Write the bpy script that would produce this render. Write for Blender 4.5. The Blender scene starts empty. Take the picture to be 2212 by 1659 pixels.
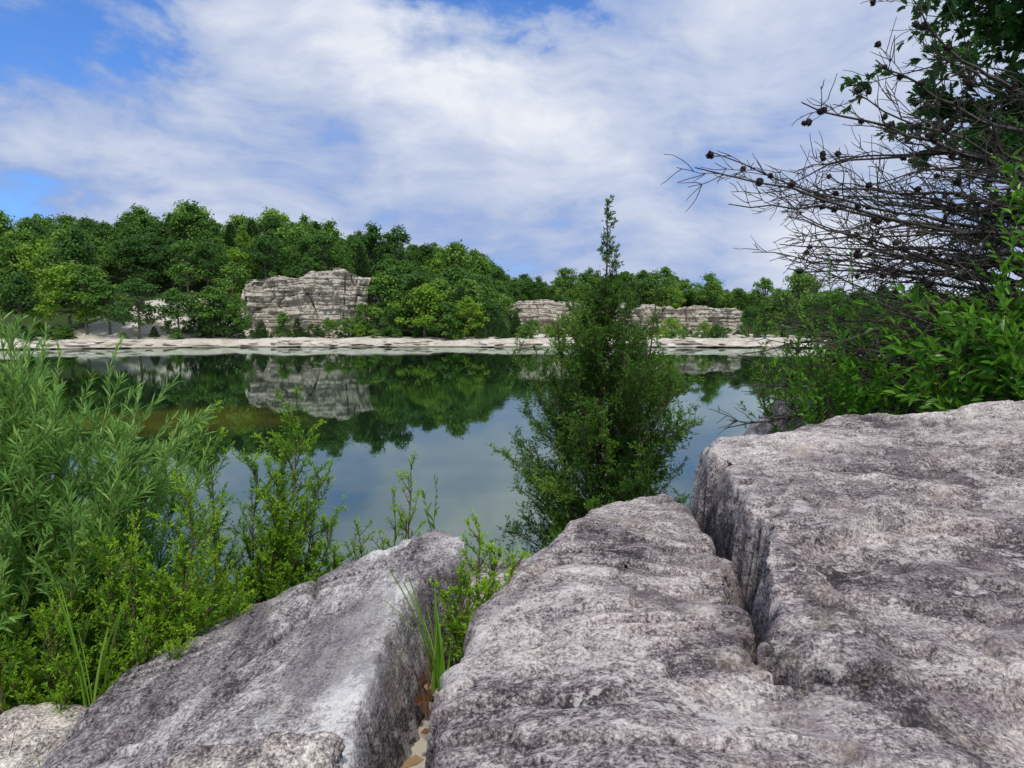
import bpy, math, numpy as np
from math import radians
R = np.random.default_rng(11)
scene = bpy.context.scene

# ------------------------------------------------------------------ noise
def _h(x, y, z):
    x = x.astype(np.int64); y = y.astype(np.int64); z = z.astype(np.int64)
    n = (x*374761393 + y*668265263 + z*1274126177) & 0xFFFFFFFF
    n = ((n ^ (n >> 13)) * 1103515245) & 0xFFFFFFFF
    n = ((n ^ (n >> 15)) * 2246822519) & 0xFFFFFFFF
    return ((n ^ (n >> 16)) & 0xFFFFFF) / float(0xFFFFFF)
def vn(x, y, z=0.0):
    x, y, z = np.broadcast_arrays(np.asarray(x, float), np.asarray(y, float), np.asarray(z, float))
    xi, yi, zi = np.floor(x), np.floor(y), np.floor(z)
    fx, fy, fz = x-xi, y-yi, z-zi
    s = lambda t: t*t*t*(t*(t*6-15)+10)
    fx, fy, fz = s(fx), s(fy), s(fz)
    def c(a, b, d): return _h(xi+a, yi+b, zi+d)
    x00 = c(0,0,0)*(1-fx)+c(1,0,0)*fx; x10 = c(0,1,0)*(1-fx)+c(1,1,0)*fx
    x01 = c(0,0,1)*(1-fx)+c(1,0,1)*fx; x11 = c(0,1,1)*(1-fx)+c(1,1,1)*fx
    return ((x00*(1-fy)+x10*fy)*(1-fz) + (x01*(1-fy)+x11*fy)*fz)*2-1
def fbm(x, y, z=0.0, o=4, g=.5):
    a, t, f = 1.0, 0.0, 1.0
    for i in range(o):
        t = t + a*vn(x*f+i*13.7, y*f+i*7.1, z*f+i*3.3); a *= g; f *= 2.03
    return t
def sm(t, a=0.0, b=1.0):
    t = np.clip((np.asarray(t, float)-a)/(b-a), 0, 1); return t*t*(3-2*t)
def nrm(v): return v/(np.linalg.norm(v, axis=-1, keepdims=True)+1e-9)

# ------------------------------------------------------------------ geometry accumulators
class Geo:
    def __init__(s): s.V=[]; s.F=[]; s.M=[]; s.T=[]; s.n=0
    def add(s, v, f, m=0, t=0.5):
        s.V.append(v); s.F.append(f+s.n); s.n += len(v)
        s.M.append(np.full(len(f), m)); s.T.append(np.broadcast_to(np.asarray(t, float), (len(f),)))
    def tube(s, pts, rad, sides=5, m=0, t=0.5):
        pts = np.asarray(pts, float); k = len(pts); rad = np.broadcast_to(np.asarray(rad, float), (k,))
        d = nrm(np.gradient(pts, axis=0)); ref = np.array([.31, .17, .93]) if abs(d[0][2]) < .8 else np.array([1., .1, .05])
        a = nrm(np.cross(d, ref)); b = np.cross(d, a)
        th = np.arange(sides)/sides*2*math.pi
        v = pts[:,None,:] + rad[:,None,None]*(np.cos(th)[None,:,None]*a[:,None,:]+np.sin(th)[None,:,None]*b[:,None,:])
        i, j = np.meshgrid(np.arange(k-1), np.arange(sides), indexing='ij'); j2 = (j+1) % sides
        f = np.stack([i*sides+j, i*sides+j2, (i+1)*sides+j2, (i+1)*sides+j], -1).reshape(-1, 4)
        s.add(v.reshape(-1, 3), f, m, t)
    def leaves(s, P, D, N, L, W, m=0, t=0.5, w=.45):
        n = len(P)
        if n == 0: return
        D = nrm(D); S = nrm(np.cross(D, N)); N2 = np.cross(S, D)
        L = np.broadcast_to(np.asarray(L, float), (n,))[:,None]; W = np.broadcast_to(np.asarray(W, float), (n,))[:,None]
        v = np.stack([P, P+D*L*w+S*W*.5, P+D*L-N2*L*.08, P+D*L*w-S*W*.5], 1).reshape(-1, 3)
        s.add(v, np.arange(n*4).reshape(-1, 4), m, t)
    def leaves2(s, P, D, N, L, W, m=0, t=0.5, droop=.18):
        n = len(P)
        if n == 0: return
        D = nrm(D); S = nrm(np.cross(D, N)); U = np.cross(S, D)
        L = np.broadcast_to(np.asarray(L, float), (n,))[:,None]; W = np.broadcast_to(np.asarray(W, float), (n,))[:,None]
        up = U*W*.14
        v = np.stack([P, P+D*L*.32+S*W*.5+up, P+D*L*.68+S*W*.38+up-U*L*droop*.4, P+D*L-U*L*droop,
                      P+D*L*.68-S*W*.38+up-U*L*droop*.4, P+D*L*.32-S*W*.5+up], 1).reshape(-1, 3)
        b = np.arange(n)[:,None]*6
        f = np.concatenate([b+np.array([[0,3,2,1]]), b+np.array([[0,5,4,3]])], 0)
        t = np.broadcast_to(np.asarray(t, float), (n,))
        s.add(v, f, m, np.concatenate([t, t]))
    def mesh(s, name, mats, smooth=False):
        V = np.concatenate(s.V).astype(np.float32); F = np.concatenate(s.F).astype(np.int32)
        me = bpy.data.meshes.new(name)
        me.vertices.add(len(V)); me.vertices.foreach_set('co', V.ravel())
        me.loops.add(F.size); me.loops.foreach_set('vertex_index', F.ravel())
        me.polygons.add(len(F)); me.polygons.foreach_set('loop_start', np.arange(0, F.size, 4, dtype=np.int32))
        me.polygons.foreach_set('material_index', np.concatenate(s.M).astype(np.int32))
        me.update(calc_edges=True)
        at = me.attributes.new('tint', 'FLOAT', 'FACE'); at.data.foreach_set('value', np.concatenate(s.T).astype(np.float32))
        me.polygons.foreach_set('use_smooth', np.full(len(F), smooth))
        for m in mats: me.materials.append(m)
        return me
    def build(s, name, mats, smooth=False, parent=None):
        ob = bpy.data.objects.new(name, s.mesh(name, mats, smooth)); scene.collection.objects.link(ob)
        if parent: ob.parent = parent
        return ob
def grid_mesh(name, X, Y, Z, mat, attrs=None, smooth=True):
    n, k = X.shape
    g = Geo(); i, j = np.meshgrid(np.arange(n-1), np.arange(k-1), indexing='ij')
    f = np.stack([i*k+j, (i+1)*k+j, (i+1)*k+j+1, i*k+j+1], -1).reshape(-1, 4)
    g.add(np.stack([X, Y, Z], -1).reshape(-1, 3), f)
    ob = g.build(name, [mat], smooth)
    if attrs:
        for nm, a in attrs.items():
            at = ob.data.attributes.new(nm, 'FLOAT', 'POINT'); at.data.foreach_set('value', a.ravel().astype(np.float32))
    return ob
def empty(name, loc=(0,0,0)):
    e = bpy.data.objects.new(name, None); scene.collection.objects.link(e); e.location = loc; return e

# ------------------------------------------------------------------ node helpers
class NT:
    def __init__(s, tree): s.t = tree; s.t.nodes.clear()
    def n(s, typ, ins=None, **pr):
        nd = s.t.nodes.new(typ)
        for k, v in pr.items(): setattr(nd, k, v)
        for k, v in (ins or {}).items(): s.set(nd.inputs[k], v)
        return nd
    def set(s, sock, v):
        if isinstance(v, bpy.types.NodeSocket): s.t.links.new(v, sock)
        else: sock.default_value = v
    def m(s, op, a, b=0.0, c=0.0, clamp=False):
        nd = s.t.nodes.new('ShaderNodeMath'); nd.operation = op; nd.use_clamp = clamp
        s.set(nd.inputs[0], a); s.set(nd.inputs[1], b); s.set(nd.inputs[2], c); return nd.outputs[0]
    def vm(s, op, a, b=(0,0,0)):
        nd = s.t.nodes.new('ShaderNodeVectorMath'); nd.operation = op
        s.set(nd.inputs[0], a); s.set(nd.inputs[1], b)
        return nd.outputs['Value'] if op in ('DISTANCE', 'LENGTH', 'DOT_PRODUCT') else nd.outputs[0]
    def noise(s, vec, scale, detail=4, rough=.55, dist=0.0):
        nd = s.n('ShaderNodeTexNoise', {'Scale': scale, 'Detail': detail, 'Roughness': rough, 'Distortion': dist, 'Vector': vec})
        return nd.outputs[0]
    def ramp(s, fac, stops):
        nd = s.t.nodes.new('ShaderNodeValToRGB'); s.set(nd.inputs[0], fac); e = nd.color_ramp.elements
        while len(e) < len(stops): e.new(.5)
        for el, (p, c) in zip(e, stops): el.position = p; el.color = (*c, 1) if len(c) == 3 else c
        return nd.outputs[0]
    def mix(s, f, a, b, bt='MIX'):
        nd = s.t.nodes.new('ShaderNodeMix'); nd.data_type = 'RGBA'; nd.blend_type = bt
        s.set(nd.inputs[0], f)
        s.set(nd.inputs[6], a if isinstance(a, bpy.types.NodeSocket) else (*a, 1)); s.set(nd.inputs[7], b if isinstance(b, bpy.types.NodeSocket) else (*b, 1))
        return nd.outputs[2]
    def mr(s, v, a, b, c=0.0, d=1.0, smooth=True):
        nd = s.t.nodes.new('ShaderNodeMapRange'); nd.interpolation_type = 'SMOOTHSTEP' if smooth else 'LINEAR'
        for k, q in zip(range(5), (v, a, b, c, d)): s.set(nd.inputs[k], q)
        return nd.outputs[0]
def mat(name):
    m = bpy.data.materials.new(name); m.use_nodes = True; return m, NT(m.node_tree)
def finish(t, col, rough=.8, bump=None, bstr=.5, bdist=.01, spec=.3, extra=None):
    b = t.n('ShaderNodeBsdfPrincipled', {'Base Color': col, 'Roughness': rough, 'Specular IOR Level': spec})
    if bump is not None:
        t.set(b.inputs['Normal'], t.n('ShaderNodeBump', {'Height': bump, 'Strength': bstr, 'Distance': bdist}).outputs[0])
    t.n('ShaderNodeOutputMaterial', {'Surface': b.outputs[0]})

def leaf_mat(name, dark, mid, light, trans=.35, rough=.5, obj_rand=0.0, spec=.25):
    m, t = mat(name)
    f = t.n('ShaderNodeAttribute', attribute_name='tint').outputs['Fac']
    if obj_rand:
        r = t.n('ShaderNodeObjectInfo').outputs['Random']
        f = t.m('ADD', t.m('MULTIPLY', f, 1-obj_rand), t.m('MULTIPLY', r, obj_rand))
    c = t.ramp(f, [(0.0, dark), (.5, mid), (1.0, light)])
    b = t.n('ShaderNodeBsdfPrincipled', {'Base Color': c, 'Roughness': rough, 'Specular IOR Level': spec})
    tr = t.n('ShaderNodeBsdfTranslucent', {'Color': t.mix(.5, c, light)})
    mx = t.n('ShaderNodeMixShader', {0: trans, 1: b.outputs[0], 2: tr.outputs[0]})
    t.n('ShaderNodeOutputMaterial', {'Surface': mx.outputs[0]})
    return m
def bark_mat(name, c1, c2, sc=30):
    m, t = mat(name); co = t.n('ShaderNodeTexCoord').outputs['Object']
    n = t.noise(co, sc, 5, .6)
    finish(t, t.ramp(n, [(.3, c1), (.7, c2)]), .85, n, .5, .004)
    return m

M_leaf_far = leaf_mat('forest_leaf', (.025,.08,.018), (.075,.18,.028), (.22,.38,.055), .3, .6, .6)
M_leaf_bright = leaf_mat('bright_leaf', (.11,.22,.02), (.20,.36,.03), (.34,.50,.06), .4, .6, .3)
M_conifer_far = leaf_mat('conifer_leaf', (.016,.05,.014), (.042,.10,.022), (.09,.18,.038), .2, .6, .4)
M_bark_far = bark_mat('grey_bark', (.06,.055,.045), (.18,.16,.13), 3)
M_jun = leaf_mat('juniper_leaf', (.015,.055,.010), (.060,.155,.020), (.20,.36,.045), .35, .5)
M_jun2 = leaf_mat('young_juniper_leaf', (.025,.09,.010), (.115,.29,.018), (.35,.55,.035), .38, .45)
M_wil = leaf_mat('willow_leaf', (.065,.17,.035), (.19,.39,.08), (.42,.62,.16), .42, .45)
M_shrub = leaf_mat('shrub_leaf', (.025,.10,.012), (.08,.25,.020), (.22,.48,.04), .42, .35)
M_oak = leaf_mat('oak_leaf', (.018,.07,.02), (.055,.165,.035), (.15,.31,.07), .4, .4)
M_grass = leaf_mat('grass_blade', (.08,.20,.02), (.18,.38,.03), (.34,.50,.08), .4, .4)
M_dry = leaf_mat('dry_leaf', (.06,.02,.008), (.13,.055,.022), (.34,.22,.11), .1, .6)
M_jbark = bark_mat('juniper_bark', (.05,.03,.02), (.17,.11,.07), 60)
M_dead = bark_mat('dead_wood', (.028,.024,.021), (.125,.11,.09), 40)
M_green_stem = bark_mat('green_stem', (.10,.12,.03), (.20,.19,.06), 40)
M_cone = bark_mat('pine_cone', (.012,.009,.008), (.05,.035,.028), 120)

def rock_mat(name, tint=(1,1,1), lich=.5, flow=(1,1,1), mean=.50):
    m, t = mat(name); tc = t.n('ShaderNodeTexCoord').outputs['Object']
    co = t.vm('MULTIPLY', tc, flow)
    big = t.noise(co, 1.5, 4, .6, .8); med = t.noise(co, 7, 8, .70, .8); fine = t.noise(co, 34, 5, .8, .2)
    grain = t.noise(tc, 120, 2, .8)
    f2 = t.m('SUBTRACT', fine, .5); g2 = t.m('SUBTRACT', grain, .5)
    v = t.m('ADD', t.m('MULTIPLY', t.m('SUBTRACT', big, .5), 1.2), t.m('MULTIPLY', t.m('SUBTRACT', med, .5), .85))
    v = t.m('ADD', v, t.m('MULTIPLY', f2, .95)); v = t.m('ADD', v, t.m('MULTIPLY', g2, 1.3))
    wear_shade = t.n('ShaderNodeAttribute', attribute_name='wear_shade').outputs['Fac']
    v = t.m('ADD', v, t.m('MULTIPLY', wear_shade, .20)); v = t.m('ADD', v, mean)
    T = lambda c: tuple(a*b for a, b in zip(c, tint))
    c = t.ramp(v, [(.16, T((.032,.027,.029))), (.34, T((.105,.090,.092))), (.50, T((.235,.208,.203))), (.66, T((.41,.375,.35))), (.90, T((.66,.63,.585)))])
    lb = t.noise(co, 4.4, 6, .7, 1.1); ls = t.mr(t.m('ADD', lb, t.m('MULTIPLY', f2, .6)), .56, .63)
    c = t.mix(t.m('MULTIPLY', ls, lich), c, T((.58,.56,.53)))
    st = t.mr(t.m('ADD', t.noise(co, 2.2, 6, .7, .5), t.m('MULTIPLY', f2, .5)), .51, .62); c = t.mix(t.m('MULTIPLY', st, .55), c, T((.10,.078,.086)))
    oc = t.mr(t.noise(co, 3.4, 4, .6, .2), .55, .72); c = t.mix(t.m('MULTIPLY', oc, .35), c, (.33,.27,.20))
    h = t.m('ADD', t.m('MULTIPLY', med, .8), t.m('ADD', t.m('MULTIPLY', fine, .4), t.m('MULTIPLY', grain, .2)))
    finish(t, c, .85, h, .6, .026, .25)
    return m
M_rock = rock_mat('weathered_limestone', (1.03,.985,.975), .6, (1,1.5,1.6))
M_rock_l = rock_mat('weathered_limestone_blue', (.97,.98,1.0), .35, (1.6,.55,1.2), .49)
M_rock_p = rock_mat('pale_limestone', (1.3,1.27,1.18), .6)

m, t = mat('quarry_limestone'); M_quarry = m
co = t.n('ShaderNodeTexCoord').outputs['Object']
strat = t.noise(t.vm('MULTIPLY', co, (.15,.15,2.2)), 1.2, 5, .75); blk = t.noise(co, .45, 6, .7); st = t.noise(t.vm('MULTIPLY', co, (1,1,.18)), .6, 5, .7)
v = t.m('ADD', t.m('MULTIPLY', strat, .45), t.m('ADD', t.m('MULTIPLY', blk, .3), t.m('MULTIPLY', st, .25)))
c = t.ramp(v, [(.36, (.15,.13,.10)), (.44, (.34,.30,.24)), (.52, (.50,.455,.38)), (.64, (.64,.595,.51))])
finish(t, c, .9, v, .8, .4, .1)
m, t = mat('shore_limestone'); M_ledge = m
co = t.n('ShaderNodeTexCoord').outputs['Object']
v = t.noise(t.vm('MULTIPLY', co, (.25,.5,2.2)), 1.2, 7, .75)
c = t.ramp(v, [(.34, (.18,.15,.11)), (.46, (.44,.39,.31)), (.58, (.64,.59,.51)), (.7, (.72,.69,.62))])
gz = t.mr(t.n('ShaderNodeSeparateXYZ', {0: co}).outputs[2], -4.05, -3.7)
c = t.mix(gz, (.09,.08,.05), c)
finish(t, c, .9, v, .6, .15, .1)

m, t = mat('ground'); M_ground = m
co = t.n('ShaderNodeTexCoord').outputs['Object']; sand = t.n('ShaderNodeAttribute', attribute_name='sand').outputs['Fac']
n1 = t.noise(co, .35, 6, .65); n2 = t.noise(co, 9, 6, .7)
cs = t.ramp(n1, [(.3, (.36,.30,.22)), (.5, (.55,.50,.42)), (.7, (.66,.62,.55))])
cs = t.mix(t.m('MULTIPLY', t.mr(n2, .5, .65), .35), cs, (.25,.2,.13))
cg = t.ramp(n2, [(.3, (.02,.035,.012)), (.5, (.04,.07,.02)), (.7, (.08,.09,.035))])
f = t.mr(t.m('ADD', sand, t.m('MULTIPLY', t.m('SUBTRACT', n1, .5), 1.2)), .4, .6)
finish(t, t.mix(f, cg, cs), .95, n2, .5, .03, .1)

# water
m, t = mat('lake_water'); M_water = m
co = t.n('ShaderNodeTexCoord').outputs['Object']
w1 = t.noise(t.vm('MULTIPLY', co, (.7,1.4,1)), 2.2, 3, .6); w2 = t.noise(t.vm('MULTIPLY', co, (.25,.9,1)), .35, 3, .5)
patch = t.mr(t.noise(co, .05, 3, .5), .42, .62)
h = t.m('ADD', t.m('MULTIPLY', w1, .008), t.m('MULTIPLY', w2, .014))
bp = t.n('ShaderNodeBump', {'Height': h, 'Strength': t.m('ADD', .06, t.m('MULTIPLY', patch, .16)), 'Distance': 1.0}).outputs[0]
shal = t.mr(t.vm('DISTANCE', t.vm('MULTIPLY', t.vm('ADD', co, t.vm('MULTIPLY', t.n('ShaderNodeTexNoise', {'Vector': co, 'Scale': .3}).outputs[1], (4,4,0))), (1,1.3,0)), (-12,38,0)), 7, 2)
dc = t.mix(shal, (.012,.026,.010), (.12,.12,.02))
df = t.n('ShaderNodeBsdfDiffuse', {'Color': dc})
gl = t.n('ShaderNodeBsdfGlossy', {'Color': (.64,.75,.72,1), 'Roughness': .006, 'Normal': bp})
fr = t.n('ShaderNodeFresnel', {'IOR': 1.6, 'Normal': bp}).outputs[0]
mx = t.n('ShaderNodeMixShader', {0: t.m('ADD', t.m('MULTIPLY', fr, .92), .2, clamp=True), 1: df.outputs[0], 2: gl.outputs[0]})
t.n('ShaderNodeOutputMaterial', {'Surface': mx.outputs[0]})

# ------------------------------------------------------------------ terrain
WZ = -4.0
def y0(X): return np.interp(X, [-400,-120,-80,-66,-45,0,40,60,90,400], [70,86,95,100,108,108,106,100,70,40]) + .9*vn(np.asarray(X)*.12, 3.3)
def near_shore(x): return 7.6 + 1.6*np.maximum(x-3, 0) + .15*np.maximum(-x-5, 0)**1.3 + .4*vn(x*.7, 9.1)
HC = lambda X: np.interp(X, [-300,-134,-88,-52,-12,0,12,35,60,84,300], [8,10,13,12.5,7.5,3.5,2.5,4,1,-2,-2])
def G(x, y):
    x, y = np.broadcast_arrays(np.asarray(x, float), np.asarray(y, float))
    ns = near_shore(x)
    base = -1.16 - .30*sm(-x, .9, 1.6) + .15*sm(x, 2.2, 4.5) + .10*np.exp(-((x+.2)/.2)**2)*sm(-y, -1.7, -1.2)
    tt = np.clip((y-2.35)/(ns-2.35), 0, 2)
    near = base + (-4.05-base)*tt + .06*fbm(x*1.5, y*1.5, 0, 3)*sm(y, 2, 4)
    near = np.where(tt > 1, -4.05-(tt-1)*8, near)
    yy = y - y0(x)
    far = -9 + 6.25*sm(yy, -1.5, 1.8)
    rc = sm(x, -3, 2)*(1-sm(x, 52, 58))
    far = far + (HC(x)+2.7)*(sm(yy, 9, 62)*(1-rc) + sm(yy, 44, 62)*rc)
    far = far + 4.2*np.exp(-((x+60)/13)**2)*sm(yy, 5, 17)*(1-sm(yy, 30, 50)*.5)
    far = far + np.where(yy > 2, .35*fbm(x*.2, y*.2, 0, 3), 0)
    mk = sm(x, -50, -48)*(1-sm(x, -28, -24)); far = np.maximum(far, -9 + (8.0+8.7)*mk*sm(y, 119, 121.5))
    mk = sm(x, 0, 3)*(1-sm(x, 52, 56)); far = np.maximum(far, -9 + (12.2-.03*x)*mk*sm(y, 151, 153.5))
    return np.maximum(np.maximum(near, far), -9)
u = np.arange(-7.3, 7.3, .04); xs = 4*np.sinh(u)
ys = np.concatenate([-4*np.sinh(np.arange(7.2, 0, -.12)), np.arange(0, 9, .1), np.arange(9, 86, 1.6), np.arange(86, 190, 1.1), 190+4*np.sinh(np.arange(.2, 7.2, .12))])
X, Y = np.meshgrid(xs, ys, indexing='ij'); Z = G(X, Y)
yy = Y-y0(X)
sand = sm(yy, -3, 0)*(1-sm(yy, 5, 14)) + np.exp(-((X+60)/13)**2)*sm(yy, 3, 8)*(1-sm(yy, 22, 30)) + .8*sm(X, -2, 4)*(1-sm(X, 50, 56))*sm(yy, 3, 8)*(1-sm(yy, 40, 44))
sand = np.maximum(sand, 1.0*np.exp(-((X+.2)/.25)**2)*(Y < 2.4))
grid_mesh('ground', X, Y, Z, M_ground, {'sand': np.clip(sand, 0, 1)})

wx = np.array([-500, -160, 0, 160, 500.])
X, Y = np.meshgrid(wx, np.array([5., 60., 125.]), indexing='ij'); grid_mesh('lake_water', X, Y, X*0+WZ, M_water)

s = np.arange(-125, 66, .22); tt = np.linspace(0, 1, 46)
S, T = np.meshgrid(s, tt, indexing='ij')
prof_t = [0,.12,.16,.34,.38,.55,.60,1.0]; prof_y = [-.9,-.6,.2,.35,1.3,1.5,2.6,13]; prof_z = [-4.6,-3.75,-3.68,-3.3,-3.2,-2.85,-2.7,-2.35]
yo = np.interp(T, prof_t, prof_y); zo = np.interp(T, prof_t, prof_z)
amp = .55+.45*vn(S*.11, 5.0)
yo = yo + (1.4*vn(S*.25, zo*1.4) + .7*vn(S*.9, zo*3, 4.))*(1-T)**.5
hh = zo + (zo+4.2)*(-.45*(1-amp)) + .14*fbm(S*.6, yo*.6, 2., 4)*sm(T, .05, .2)
grid_mesh('limestone_ledge', S, y0(S)+yo, hh, M_ledge, smooth=False)

def cliff(name, path, ztop, zbot, seed, th=.9, depth=7, lean=.06, warp=.3):
    path = np.array(path, float); seg = np.r_[0, np.cumsum(np.linalg.norm(np.diff(path, axis=0), axis=1))]
    L = seg[-1]; ns = int(L/.16); s = np.linspace(0, L, ns); px = np.interp(s, seg, path[:,0]); py = np.interp(s, seg, path[:,1])
    tx, ty = np.gradient(px), np.gradient(py); l = np.hypot(tx, ty); nx, ny = ty/l, -tx/l
    zt = np.array([ztop(a) for a in px]); nt = 90; nb = 10
    t = np.linspace(0, 1, nt); Sg, Tg = np.meshgrid(s, t, indexing='ij')
    zt = zt + .35*vn(np.floor(s/1.7)*3.1, seed) + .35*fbm(s*.5, seed+4., 0, 3)
    Zg = zbot + (zt[:,None]-zbot)*Tg
    zz = Zg + warp*fbm(Sg*.10, seed, 0, 3) + .08*vn(Sg*.8, Zg*.6, seed)
    lay = np.floor(zz/th); fr = zz/th-lay; lay2 = np.floor(zz/(th*.37))
    off = .45*vn(Sg*.22+lay*7.7, lay*3.1, seed) + .18*vn(Sg*.5+lay2*5.7, lay2*2.1, seed+1.)
    off = off - .28*sm(.16-np.abs(fr-.1), 0, .1) + 1.2*vn(Sg*.12, seed+8., Zg*.1) + .6*fbm(Sg*.6, Zg*.3, seed, 4, .62)
    blk = np.floor(Sg/2.3+.4*vn(lay*.3, seed)); off = off + .5*vn(blk*7.3, np.floor(zz/(th*3))*3.1, seed+5.)
    ridge = np.abs(fbm(Sg*.4, Zg*.10, seed+20., 2)); off = off - 1.0*np.exp(-(ridge/.06)**2)
    off = off - lean*(Zg-zbot) - (Tg > .97)*.3
    Xg = px[:,None]+nx[:,None]*off; Yg = py[:,None]+ny[:,None]*off
    b = np.linspace(.1, 1, nb)*depth
    Xb = Xg[:,-1:] - nx[:,None]*b; Yb = Yg[:,-1:] - ny[:,None]*b; Zb = Zg[:,-1:] + .25*fbm(Xb*.5, Yb*.5, 1., 3) - .6*(b/depth)**3
    return grid_mesh(name, np.hstack([Xg, Xb]), np.hstack([Yg, Yb]), np.hstack([Zg, Zb]), M_quarry, smooth=False)
cliff('limestone_cliff', [(-49.5,124),(-47,118.5),(-41,117),(-36,116.4),(-30,117),(-26,118.5),(-24.5,124)],
      lambda x: np.interp(x, [-50,-46.5,-42,-38,-33,-29,-25], [6.2,6.8,7.6,8.3,9.0,8.8,7.6]), -4.5, 3)
cliff('limestone_cliff', [(-1,157),(2,151),(10,149),(22,150.5),(34,149),(46,148.5),(51,150),(54,157)],
      lambda x: np.interp(x, [0,3,9,10,17,26,27,40,50,54], [4.0,5.0,4.9,4.2,4.0,4.1,3.4,3.2,3.0,1.8]), -5, 17)
cliff('sand_bank', [(-76,122),(-70,119),(-62,117),(-54,117.5),(-50,121)],
      lambda x: np.interp(x, [-76,-70,-62,-55,-50], [-.5,1.2,2.2,3.4,3.8]), -4.5, 31, 1.3, 10, .75, .9)

# ------------------------------------------------------------------ distant trees
def decid(seed, H, wd, leafmat, n=2600, q=.42, low=.25):
    r = np.random.default_rng(seed); g = Geo()
    tr = np.array([[0,0,-.8],[.1*r.normal(),.1*r.normal(),H*.3],[.25*r.normal(),.25*r.normal(),H*.62],[.2,0,H*.9]])
    g.tube(tr, [H*.022,H*.017,H*.01,.02], 6, 1)
    nl = 42; per = n//nl
    for i in range(nl):
        hz = low + (1-low)*r.random()**.8
        prof = math.sin(min(1, (hz-low)/(1-low)*.82+.18)*math.pi)**.6
        a = r.random()*6.283; rr = wd*prof*(.3+.8*r.random())
        c = np.array([math.cos(a)*rr, math.sin(a)*rr, H*hz*.93+r.normal()*.35]); lr = (.055+.085*r.random()**1.5)*H*(.75+.4*prof)
        st = tr[1]*.5+tr[2]*.5 if hz > .5 else tr[1]
        g.tube([st, (st+c)/2+r.normal(size=3)*.2, c], [H*.008, H*.005, .02], 4, 1)
        d = nrm(r.normal(size=(per, 3))); d[:,2] = np.where(d[:,2] < -.35, -d[:,2], d[:,2])
        rad = lr*(.35+.9*r.random((per,1)))
        P = c + d*rad*np.array([1.1,1.1,.9]) + r.normal(size=(per,3))*.14*lr
        N = nrm(d + r.normal(size=(per,3))*.7 + np.array([0,0,.35])); D = nrm(np.cross(N, r.normal(size=(per,3))))
        g.leaves(P, D, N, q*(.6+.8*r.random(per)), q*(.5+.6*r.random(per)), 0, np.clip(.45+.24*r.normal(size=per)+.18*r.normal(), 0, 1))
    return g.mesh('deciduous_tree', [leafmat, M_bark_far])
def conif(seed, H, wd, n=2200, q=.34):
    r = np.random.default_rng(seed); g = Geo(); g.tube([[0,0,-.6],[0,0,H*.5],[0,0,H]], [H*.02,H*.012,.01], 5, 1)
    h = .06+.94*(1-r.random(n)**.6); a = r.random(n)*6.283; lob = 1+.25*np.sin(a*3+h*21)+.2*np.sin(a*5-h*33)
    rr = wd*(1-h)**.75*lob*(.45+.6*r.random(n)**.5)
    P = np.stack([np.cos(a)*rr, np.sin(a)*rr, h*H], 1); o = np.stack([np.cos(a), np.sin(a), .9+0*a], 1)
    N = nrm(np.stack([np.cos(a), np.sin(a), .5+0*a], 1)+r.normal(size=(n,3))*.6)
    g.leaves(P, nrm(o+r.normal(size=(n,3))*.4), N, q*(.6+.8*r.random(n)), q*.6, 0, np.clip(.5+.25*r.normal(size=n), 0, 1))
    return g.mesh('conifer_tree', [M_conifer_far, M_bark_far])
PD = [decid(i, 10, w, M_leaf_far, 3400, .38, lo) for i, w, lo in [(1,3.4,.2),(2,2.7,.3),(3,3.8,.22),(4,2.2,.35),(5,3.0,.15),(6,2.0,.3),(7,2.9,.4),(8,3.4,.3)]]
PB = [decid(20+i, 10, w, M_leaf_bright, 3000, .42, .08) for i, w in [(1,4.0),(2,3.4)]]
PS = [decid(40+i, 10, w, M_leaf_far, 2600, .6, .04) for i, w in [(1,5.0),(2,4.2),(3,5.6)]]
PC = [conif(60+i, 10, w, 2600, .5) for i, w in [(1,2.4),(2,3.2)]]
forest = empty('forest'); shore = empty('shoreline_trees')
def put(me, x, y, H, par, wide=1.0, z=None):
    o = bpy.data.objects.new(me.name, me); scene.collection.objects.link(o); o.parent = par
    o.location = (x, y, float(G(x, y)) - .15 if z is None else z); s_ = H/10
    o.scale = (s_*wide*R.uniform(.85,1.15), s_*wide*R.uniform(.85,1.15), s_); o.rotation_euler = (R.normal()*.04, R.normal()*.04, R.uniform(0, 6.28))
yrow = 122.0
while yrow < 212:
    x = -165.0
    while x < 120:
        xx = x+R.uniform(-1.8, 1.8); yv = yrow+R.uniform(-2.2, 2.2)
        x += R.uniform(4.0, 7.0)
        off = yv-float(y0(xx))
        if off < 12: continue
        a = xx/yv
        if abs(a) > .98: continue
        if -51 < xx < -24 and yv < 125: continue
        if -2 < xx < 57 and yv < 156: continue
        if -78 < xx < -49 and 113 < yv < 124: continue
        Hh = R.uniform(7.5, 12.0)
        if R.random() < .15: Hh *= 1.22
        if -51 < xx < -24 and yv < 130: Hh = R.uniform(3.0, 5.0)
        if xx > -4: Hh *= .80
        if xx > 62: Hh *= .8
        k = R.random()
        me = PC[R.integers(2)] if k < .12 else (PB[R.integers(2)] if k > .93 else PD[R.integers(8)])
        if me in PC: Hh *= .8
        put(me, xx, yv, Hh, forest)
    yrow += 5.2
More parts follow.
